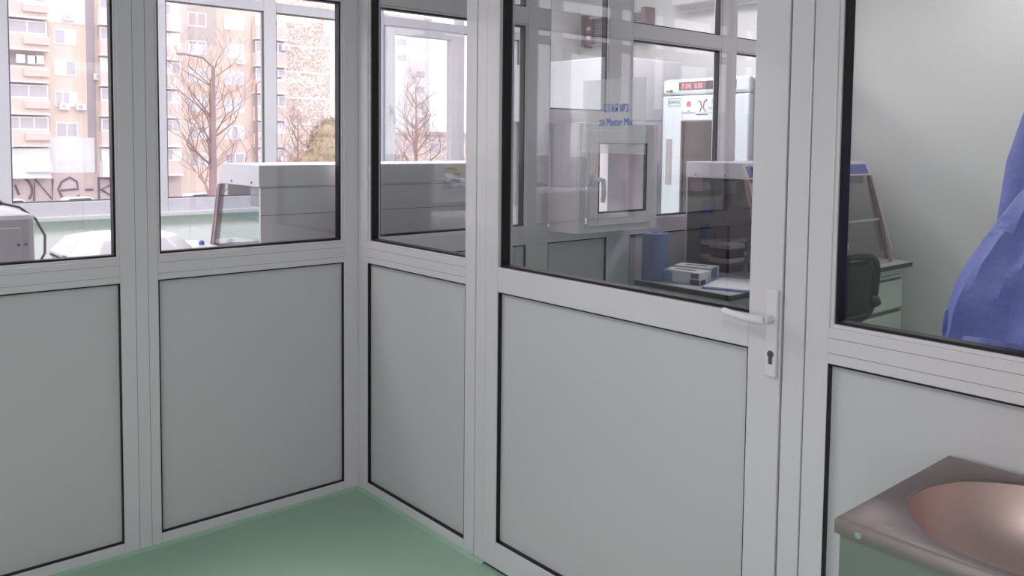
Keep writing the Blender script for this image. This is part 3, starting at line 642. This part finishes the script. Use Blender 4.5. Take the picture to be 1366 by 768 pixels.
# refrigerator
def fridge():
    X0, X1, Y0, Y1 = 3.05, 3.74, .138, .868
    t = thing('laboratory_refrigerator', ((X0+X1)/2, (Y0+Y1)/2, 0), 'tall white laboratory refrigerator with a glass door and red digital display', 'refrigerator')
    B('plinth', (X0+.04, Y0+.03, 0), (X1-.02, Y1-.03, .1), 'fridge_grey', t)
    m = MB(); a0 = X0+.07
    m.box((a0, Y0, .1005), (X1, Y0+.035, 1.955)).box((a0, Y1-.035, .1005), (X1, Y1, 1.955)).box((X1-.035, Y0+.035, .1005), (X1, Y1-.035, 1.955)).box((a0, Y0+.035, .1005), (X1-.035, Y1-.035, .14)).box((a0, Y0+.035, 1.80), (X1-.035, Y1-.035, 1.955))
    m.build('cabinet_body', 'fridge_white', t, .004)
    hd = B('display_head', (X0, Y0, 1.846), (a0-.001, Y1, 1.957), 'fridge_white', t, .02)
    dp = B('display_window', (X0-.002, Y0+.10, 1.876), (X0-.0005, Y0+.582, 1.936), 'display_brown', hd)
    text('digits', '7.00', .05, (X0-.0035, Y0+.560, 1.888), (0, -1, 0), (0, 0, 1), 'led_red', hd)
    text('digits', '0.00', .05, (X0-.0035, Y0+.445, 1.888), (0, -1, 0), (0, 0, 1), 'led_red', hd, sx=.8)
    B('key', (X0-.004, Y0+.65, 1.872), (X0-.0005, Y0+.697, 1.879), 'keyhole', hd); B('key', (X0-.012, Y0+.638, 1.864), (X0-.0005, Y0+.655, 1.882), 'keyhole', hd)
    # door frame with glass
    d = MB(); z0, z1, w0, w1, wz0, wz1 = .11, 1.839, Y0+.11, Y0+.553, .42, 1.655
    xa, xb = X0, a0-.004
    d.box((xa, Y0, z0), (xb, w0, z1)).box((xa, w1, z0), (xb, Y1, z1)).box((xa, w0, z0), (xb, w1, wz0)).box((xa, w0, wz1), (xb, w1, z1))
    d = d.build('door', 'fridge_white', t, .012)
    q = MB(); q.box((xa-.001, w0-.008, wz0-.008), (xa+.03, w0, wz1+.008)).box((xa-.001, w1, wz0-.008), (xa+.03, w1+.008, wz1+.008)).box((xa-.001, w0, wz0-.008), (xa+.03, w1, wz0)).box((xa-.001, w0, wz1), (xa+.03, w1, wz1+.008))
    q.build('door_trim', 'rail_brown', d)
    B('glass_pane', (xa+.02, w0, wz0), (xa+.026, w1, wz1), 'fridge_glass', d)
    B('handle', (xa-.004, Y1-.095, 1.20), (xa-.0005, Y1-.04, 1.53), 'fridge_handle', d, .002); B('handle_recess', (xa-.006, Y1-.085, 1.21), (xa-.0045, Y1-.065, 1.52), 'lab_grey', d)
    for z in (.6, .85, 1.1, 1.35): B('shelf', (a0+.01, Y0+.037, z), (X1-.05, Y1-.037, z+.008), 'lab_grey', t)
    # printed badges
    fx = xa-.0008
    q = MB(); y_, z_ = .818, 1.766
    q.box((fx, y_, z_), (fx+.0006, y_-.118, z_+.003)).box((fx, y_, z_+.052), (fx+.0006, y_-.118, z_+.055)).box((fx, y_, z_), (fx+.0006, y_-.003, z_+.055)).box((fx, y_-.115, z_), (fx+.0006, y_-.118, z_+.055))
    q.build('badge_border', 'print_grey', d)
    text('badge_text', 'BIONOVUS', .034, (fx-.0002, y_-.008, z_+.016), (0, -1, 0), (0, 0, 1), 'print_grey', d, sx=.60)
    MB().tube([(fx, .631, 1.777), (fx-.001, .631, 1.777)], .021, 20).build('red_dot', 'print_red', d)
    for zz, l in ((1.727, .03), (1.712, .115)): B('badge_line', (fx, .631+l/2, zz), (fx+.0006, .631-l/2, zz+.005), 'print_grey', d)
    q = MB(); cy = .515
    q.tube([(fx, cy+.035, 1.80), (fx, cy+.012, 1.79), (fx, cy+.005, 1.75), (fx, cy+.02, 1.725)], .005, 6); q.build('emblem_stroke', 'print_grey', d)
    q = MB(); q.tube([(fx, cy-.040, 1.805), (fx, cy-.015, 1.79), (fx, cy-.008, 1.75), (fx, cy-.03, 1.72)], [.006, .006, .006, .004], 6); q.build('emblem_stroke', 'print_red', d)
    B('badge_line', (fx, cy+.05, 1.700), (fx+.0006, cy-.05, 1.708), 'print_grey', d)
    cy = .406; n = 24
    q = MB(); q.tube([(fx, cy+.026*math.cos(2*math.pi*i/n), 1.792+.026*math.sin(2*math.pi*i/n)) for i in range(n+1)], .0018, 5, caps=False)
    q.tube([(fx, cy+.013*math.cos(2*math.pi*i/n), 1.792+.013*math.sin(2*math.pi*i/n)) for i in range(n+1)], .0014, 5, caps=False)
    q.tube([(fx, cy, 1.765), (fx, cy, 1.825)], .002, 5); q.tube([(fx, cy+.026, 1.792), (fx, cy-.026, 1.792)], .0014, 5)
    q.build('round_emblem', 'print_blue', d)
    for zz in (1.748, 1.738, 1.712): B('badge_line', (fx, cy+.055, zz), (fx+.0006, cy-.055, zz+.004), 'print_blue', d)
    # side badge
    for zz, l in ((1.80, .05), (1.775, .07), (1.76, .06)): B('side_mark', (X0+.16, Y0-.0006, zz), (X0+.16+l, Y0, zz+.008), 'print_grey', t)
    q = MB(); q.prism([(X0+.19, 1.62), (X0+.22, 1.62), (X0+.205, 1.655)], 'y', Y0-.0006, Y0); q.build('side_mark', 'print_grey', t)
fridge()
t = thing('blue_cloth', (3.055, .93, 1.11), 'narrow blue cloth hanging on the side of the white safety cabinet', 'cloth')
q = MB(); q.loft([[(3.02+.07*i/9, .935+.012*math.sin(i*1.9+z*9), z) for i in range(10)]+[(3.09-.07*i/9, .950+.012*math.sin((9-i)*1.9+z*9), z) for i in range(10)] for z in (1.11, 1.17, 1.23, 1.29, 1.35)]); q.build('cloth', 'plastic_blue', t, smooth=True)
MB().tube([(3.055, .95, 1.35), (3.055, .972, 1.36)], .006, 8).build('hook', 'chrome', t)
# wall recirculator
def uv():
    X = XE-.002; y0, y1, z0, z1 = 1.63, 2.30, 2.365, 2.63
    t = thing('air_recirculator', (X-.06, (y0+y1)/2, z0), 'horizontal wall-mounted air unit with dark end caps and a slotted grille', 'air unit')
    B('housing', (X-.07, y0, z0), (X, y1, z1), 'lab_white', t, .01)
    for a, b in ((y0-.05, y0-.0005), (y1+.0005, y1+.035)): B('end_cap', (X-.13, a, z0-.01), (X, b, z1+.01), 'uv_metal', t, .008)
    for i in range(12): B('grille_bar', (X-.088, y0+.01, z0+.02+.019*i), (X-.0705, y1-.01, z0+.026+.019*i), 'uv_metal', t)
    B('end_plate', (X-.11, y1-.09, z0+.01), (X-.0885, y1-.001, z1-.04), 'uv_metal', t)
    for z in (2.42, 2.50): B('lamp_clip', (X-.118, y1-.07, z), (X-.1105, y1-.03, z+.03), 'lab_white', t)
uv()
t = thing('air_conditioner', (XE-.1, .86, 2.56), 'white split air conditioner high on the end wall', 'air conditioner')
MB().prism([(XE-.002, 2.56), (XE-.12, 2.56), (XE-.19, 2.60), (XE-.205, 2.68), (XE-.19, 2.83), (XE-.002, 2.84)], 'y', .42, 1.26).build('housing', 'lab_white', t, .012)
MB().prism([(XE-.128, 2.5575), (XE-.182, 2.588), (XE-.185, 2.592), (XE-.131, 2.5605)], 'y', .47, 1.21).build('air_flap', 'lab_grey', t)
# ------------------------------------------------------------------ outside
GZ = -4.8
gr = struct('street_ground', (-260, -40, GZ-.3), (320, 330, GZ), 'asphalt', 'pale grey street and parking ground far below the windows', 'ground')
FY = 84.0
def wwin(par, x0, x1, z0, z1, cols, sky_pane=False, y=FY):
    fr_ = MB(); n = cols; q = .11
    fr_.box((x0, y-.06, z0), (x1, y, z0+q)).box((x0, y-.06, z1-q), (x1, y, z1))
    st = (x1-x0-q)/n
    for i in range(n+1): fr_.box((x0+st*i, y-.06, z0+q), (x0+st*i+q, y, z1-q))
    f = fr_.build('window', 'house_frame', par)
    for i in range(n): B('pane', (x0+st*i+q, y-.02, z0+q), (x0+st*(i+1), y, z1-q), ('sky_pane_cloth' if (sky_pane or random.random() < .4) else 'house_glass'), f)  # pale panes carry the painted sky reflection
def acu(par, x, z, y=FY, w=.85):
    o = B('outdoor_unit', (x, y-.45, z), (x+w, y-.02, z+.6), 'facade_white', par)
    MB().tube([(x+w*.4, y-.455, z+.3), (x+w*.4, y-.46, z+.3)], .2, 12).build('fan_grille', 'house_glass', o)
def balcony(par, x0, x1, zt, m='facade_pink', box=None, cols=3, glazed_=True):
    z0 = zt-2.12
    o = B('balcony', (x0, FY-1.1, z0), (x1, FY-.062, zt-.77), m, par)
    if box: B('planter_box', (box[0], FY-1.4, z0+.40), (box[1], FY-1.101, z0+1.10), m, o, .06)
    B('balcony_slab', (x0-.05, FY-1.25, z0-.14), (x1+.05, FY-.062, z0-.001), 'facade_white', par)
    if glazed_: wwin(par, x0+.02, x1-.02, zt-.76, zt+.42, cols, y=FY-.8)
    else: B('balcony_shade', (x0+.1, FY-.1, zt-.76), (x1-.1, FY-.002, zt+.42), 'recess_shade_grey', par)  # flat grey panel paints the shade of an open balcony
b1 = thing('apartment_building', (30, FY, GZ), 'long beige panel apartment block with balconies and graffiti at its foot', 'building')
ZR = 17.2
B('wall', (4, FY, -1.9), (28.95, FY+12, ZR), 'facade_beige', b1); B('wall', (28.95, FY, GZ), (48.6, FY+12, ZR), 'facade_beige', b1)
B('ground_wall', (4, FY-.05, GZ), (28.95, FY+12, -1.901), 'graffiti_wall', b1)
B('recess_shadow', (20.35, FY-.04, -1.89), (21.1, FY-.001, ZR-.1), 'recess_shade_grey', b1)  # flat grey strip painted as the shadow in a facade recess
B('white_cladding', (16.95, FY-.05, 11.95), (20.3, FY-.001, ZR-.1), 'facade_white', b1)
B('white_cladding', (16.95, FY-.05, -1.85), (20.9, FY-.001, 1.45), 'facade_white', b1)
B('grey_cladding', (28.95, FY-.05, 11.1), (32.8, FY-.001, ZR-.1), 'facade_grey', b1)
for k in range(6):
    zt = 14.26-2.85*k
    balcony(b1, 12.2, 16.9, zt, box=(14.9, 16.95), cols=4 if k in (4,) else 3, glazed_=k not in (2,), m='facade_white' if k == 5 else 'facade_pink')
    if k == 0: wwin(b1, 18.9, 19.4, zt-1.0, zt-.1, 1)
    else: wwin(b1, 17.6, 19.5, zt-1.4, zt, 3 if k in (3,) else 2)
    balcony(b1, 21.3, 24.9, zt, box=None, cols=4, m='facade_white' if k in (0, 5) else 'facade_pink')
    balcony(b1, 26.3, 28.8, zt, cols=3)
    wwin(b1, 29.85, 31.75, zt-1.45, zt, 2 if k < 4 else 2, sky_pane=k < 4); wwin(b1, 33.6, 35.7, zt-1.45, zt, 2 if k != 4 else 3, sky_pane=k < 4)
    balcony(b1, 36.6, 40.1, zt, cols=4, m='facade_pink')
    wwin(b1, 46.4, 48.2, zt-1.4, zt-.1, 3, sky_pane=True)
for x, z in ((18.4, 12.2), (17.9, 4.0), (19.3, 4.0), (33.9+.9, 9.3), (13.0, .5), (20.9, 6.9), (39.4, 11.0)): acu(b1, x, z, FY-(1.1 if x in (13.0, 39.4) else .05))
for x0, z0, c in ((14.3, 8.0, 'facade_white'), (15.2, 7.95, 'sky_pane_cloth'), (15.8, 8.0, 'sky_pane_cloth')): B('laundry', (x0, FY-1.3, z0), (x0+.7, FY-1.25, z0+.75), c, b1)
for k in range(7):
    z1 = 14.5-2.85*k+2.85; B('brick_panel', (40.45, FY-.08, z1-2.62), (45.75, FY-.001, z1), 'brick_panel', b1)
    B('joint_band', (40.3, FY-.06, z1-2.85), (45.9, FY-.001, z1-2.63), 'facade_white', b1)
B('corner_strip', (40.15, FY-.12, GZ), (40.44, FY-.001, ZR), 'facade_white', b1); B('corner_strip', (45.76, FY-.12, GZ), (46.2, FY-.001, ZR), 'facade_white', b1)
# graffiti
def gstroke(pts, r=.10): 
    MB().tube([(x-.8, FY-.09, z) for x, z in pts], r, 6).build('graffiti_letter', 'graffiti', b1)
zc = -3.35
gstroke([(15.2+1.15*math.cos(a*math.pi/9), zc+1.25*math.sin(a*math.pi/9)) for a in range(-2, 14)]); gstroke([(15.0, zc+.5), (15.3, zc-.4)], .1)
gstroke([(16.5, zc-1), (16.6, zc+1), (18.0, zc-.9), (18.05, zc+1)])
gstroke([(18.7, zc-.1), (20.2, zc), (20.1, zc+.7), (19.5, zc+1.1), (18.8, zc+.7), (18.5, zc), (18.8, zc-.7), (19.6, zc-1), (20.3, zc-.6)])
gstroke([(20.8, zc-.1), (21.5, zc-.1)]); gstroke([(22.0, zc-1.1), (22.0, zc+1), (23.0, zc+.9), (23.1, zc+.3), (22.2, zc-.1), (23.6, zc-1.1)])
gstroke([(13.2, zc+1), (13.4, zc-1), (13.9, zc)])
# buildings further along, seen in the reflections and through the narrow pane
def block(name, x0, x1, y, zr, m, lab, nw, sp=2.85, cols=2):
    t = thing(name, ((x0+x1)/2, y, GZ), lab, 'building')
    B('wall', (x0, y, GZ), (x1, y+10, zr), m, t); B('roof', (x0-.3, y-.3, zr+.001), (x1+.3, y+10.3, zr+.4), 'facade_grey', t)
    st = (x1-x0)/nw; z = zr-2.3
    while z > GZ+.5:
        for i in range(nw):
            q = B('window', (x0+st*(i+.25), y-.06, z), (x0+st*(i+.75), y-.001, z+1.4), 'house_frame', t)
            B('pane', (x0+st*(i+.28), y-.08, z+.1), (x0+st*(i+.75)-st*.03, y-.061, z+1.3), 'house_glass' if (i+int(z)) % 3 else 'sky_pane_cloth', q)
        z -= sp
block('low_building', 50.2, 68, 82, 2.2, 'brick_panel', 'low brick building beyond the right end of the beige block', 5)
block('pale_tower', 62, 92, 130, 24, 'facade_white', 'pale tower rising far behind the low brick building', 7)
block('beige_tower', -137, -118, 168, 27, 'facade_beige', 'distant beige tower beyond the car park to the left', 7)
block('grey_tower', -115, -96, 185, 10, 'facade_grey', 'distant low grey tower beside the beige one', 6)
block('brick_building', -150, -100, 86, 6.5, 'brick_panel', 'brick building far to the left, mirrored in the door glass', 12)
# trees
def tree(x, y, h, lab, seed, lean=0, spread=.5, lev=5, r0=.2):
    rnd = random.Random(seed); t = thing('bare_tree', (x, y, GZ), lab, 'tree')
    q = MB(); tr = MB()
    def br(p, d, L, r, l, mb):
        pts = [p]; rs = [r]; n = 3 if l < 4 else 2
        for i in range(n):
            d = (d+Vector((rnd.uniform(-1, 1), rnd.uniform(-1, 1), rnd.uniform(-.3, .6)))*.14).normalized()
            p = p+d*L/n; pts.append(p); rs.append(r*(1-.3*(i+1)/n))
        mb.tube(pts, rs, 5 if l < 2 else 3)
        if l >= lev: return
        k = 3 if l < lev-1 else 3
        for i in range(k):
            a = Vector((rnd.uniform(-1, 1), rnd.uniform(-1, 1), rnd.uniform(-.1, .8))).normalized()
            br(pts[-1] if i else pts[-2], (d*(1-spread)+a*spread*1.3).normalized(), L*rnd.uniform(.62, .85), rs[-1]*rnd.uniform(.6, .8), l+1, q)
    base = Vector((x, y, GZ)); pts = [base+Vector((lean*i/6, 0, h*.85*i/6)) for i in range(7)]
    tr.tube(pts, [r0*(1-.13*i) for i in range(7)], 8); tr.build('trunk', 'bark', t, smooth=True)
    for i in range(2, 7):
        for k in range(4):
            a = rnd.uniform(0, 6.28); d = Vector((math.cos(a)*.8, math.sin(a)*.8, rnd.uniform(.45, .9))).normalized()
            br(pts[i]+Vector((0, 0, rnd.uniform(-.6, .1))), d, h*.19*(1.15-.07*i), r0*.45*(1-.1*i), 1, q)
    q.build('branches', 'bark', t)
tree(16.9, 45, 11.3, 'bare tree in front of the beige block, left of the street lamp', 3, lev=5)
tree(24.8, 50, 8.5, 'smaller bare tree behind the street lamps', 11, lev=4, r0=.14)
tree(31.0, 45, 10.5, 'bare tree seen through the narrow pane beyond the hood', 5, lev=5, spread=.6)
tree(-60, 62, 8, 'bare tree to the left in front of the low brick building', 9, lev=4)
tree(36.0, 70, 8.0, 'bare tree beside the conifer beyond the right windows', 21, lev=4)
def conifer(x, y, rz, h, lab):
    t = thing('conifer', (x, y, GZ), lab, 'tree'); rnd = random.Random(4); q = MB()
    MB().tube([(x, y, GZ), (x, y, GZ+h*.4)], .2, 8).build('trunk', 'bark', t)
    blobs = [(0, 0, .62, .40), (0, 0, .80, .24), (-.35, 0, .42, .42), (.4, .1, .45, .42), (-.75, 0, .30, .36), (-1.0, 0, .18, .36), (.8, 0, .3, .4), (-.3, -.2, .2, .5), (.4, -.2, .2, .5), (.0, 0, .92, .1), (-1.25, 0, .33, .2), (-.6, 0, .52, .22), (1.1, 0, .15, .4), (-.16, 0, .7, .22)]
    for bx_, by_, bz_, br_ in blobs:
        n = int(900*br_)
        for i in range(n):
            v = Vector((rnd.gauss(0, 1), rnd.gauss(0, 1), rnd.gauss(0, 1))).normalized()*rz*br_*rnd.uniform(.75, 1.12)
            c = Vector((x+bx_*rz*.7, y+by_*rz, GZ+h*bz_))+v
            a = Vector((rnd.uniform(-1, 1), rnd.uniform(-1, 1), rnd.uniform(-1, 1)))*.22; b = Vector((rnd.uniform(-1, 1), rnd.uniform(-1, 1), rnd.uniform(-1, 1)))*.22
            k = len(q.v); q.v += [tuple(c), tuple(c+a), tuple(c+b), tuple(c+a+b+Vector((0, 0, .1)))]; q.f += [(k, k+1, k+3, k+2)]
    q2 = MB()
    for bx_, by_, bz_, br_ in blobs: q2.lathe([(rz*br_*math.sin(math.pi*(i+.5)/7)*.95, -rz*br_*math.cos(math.pi*(i+.5)/7)*.95) for i in range(7)], (x+bx_*rz*.7, y+by_*rz, GZ+h*bz_), 10)
    q2.v += []; n = len(q2.v); q2.f += [tuple(n+i for i in f) for f in q.f]; q2.v += q.v
    o = q2.build('foliage', 'conifer', t)
conifer(32.6, 60, 4.6, 8.3, 'olive green conifer in front of the brick-faced part of the block')
def lamp(px, y, h, arm, lab):
    t = thing('street_lamp', (px, y, GZ), lab, 'street lamp', None)
    MB().tube([(px, y, GZ), (px, y, GZ+h)], [.13, .08], 10).build('pole', 'lamp_metal', t, smooth=True)
    MB().tube([(px, y, GZ+h-.05), (px+arm*.4, y, GZ+h+.45*abs(arm)/1.5), (px+arm, y, GZ+h+.55*abs(arm)/1.5)], .045, 8).build('arm', 'lamp_metal', t, smooth=True)
    MB().box((px+arm, y-.12, GZ+h+.5*abs(arm)/1.5), (px+arm*1.35, y+.12, GZ+h+.64*abs(arm)/1.5)).build('lamp_head', 'lamp_metal', t, .03)
lamp(13.15, 35, 9.55, -1.2, 'tall street lamp with its arm to the left beside the bare tree')
lamp(24.1, 55, 10.2, 1.4, 'second street lamp with its arm to the right, further off')
# cars
def car(x, y, ang, m, lab, sc=1.0, van=False):
    t = thing('car', (x, y, GZ), lab, 'car', None); t.rotation_euler = (0, 0, ang)
    L, W = 4.3*sc, 1.75
    if van: prof = [(-L/2, .35), (-L/2, 2.0), (-L/2+.1, 2.15), (L*.22, 2.15), (L*.34, 1.25), (L/2, 1.0), (L/2, .35)]; top = [(L*.0, 1.3), (L*.0, 1.9), (L*.21, 1.9), (L*.31, 1.3)]
    else: prof = [(-L/2, .3), (-L/2, .85), (-L/2+.15, .95), (-L*.40, 1.0), (-L*.30, 1.42), (L*.08, 1.45), (L*.22, .98), (L*.45, .85), (L/2, .6), (L/2, .3)]; top = [(-L*.36, 1.0), (-L*.28, 1.36), (L*.07, 1.38), (L*.18, 1.0)]
    def loc(mb, name, mm, bev=0):
        me_o = mb.build(name, mm, None, bev); l = me_o.location.copy(); me_o.parent = t; me_o.location = l; return me_o
    loc(MB().prism(prof, 'y', -W/2, W/2), 'car_body', m, .06)
    for s in (-1, 1): loc(MB().prism(top, 'y', s*W/2, s*(W/2+.01)), 'side_window', 'car_glass')
    for sx in (-.3, .3):
        for s in (-1, 1): loc(MB().tube([(sx*L, s*(W/2-.2), .32), (sx*L, s*(W/2+.02), .32)], .32, 12), 'wheel', 'tyre')
    return t
cols = ['car_white', 'car_white', 'car_dark', 'car_white', 'car_white', 'car_dark']
wd = {'car_white': 'white', 'car_dark': 'dark grey'}
for i in range(6):
    car(12.0+4.9*i, 72+.25*(i % 2), .03*i, cols[i], '%s car parked below the graffiti wall, %s from the left' % (wd[cols[i]], ['first', 'second', 'third', 'fourth', 'fifth', 'sixth'][i]))
def ground_at(px, py, h, mirrored=True):
    d = fw+rr*(px-683)/FPX-uu*(py-CY)/FPX; t = (GZ+h-camo.location.z)/d.z; p = camo.location+d*t
    return (-p.x if mirrored else p.x), p.y
for i, (px, py, m, lab) in enumerate(((601, 227, 'car_yellow', 'yellow car in the far car park to the left'), (572, 224, 'car_dark', 'dark car beside the yellow one in the car park'), (588, 236, 'car_white', 'white car in the second row of the far car park'), (612, 243, 'car_white', 'white car in front of the yellow car in the car park'), (586, 249, 'car_dark', 'dark car in the nearest row of the car park'), (560, 229, 'car_white', 'white car at the far end of the car park'))):
    x, y = ground_at(px, py, .9); car(x, y, 1.0+.2*i, m, lab, 1.1)
x, y = ground_at(924, 247, .8); car(x, y, .5, 'car_red', 'large red van on the street to the left', 1.9, True)
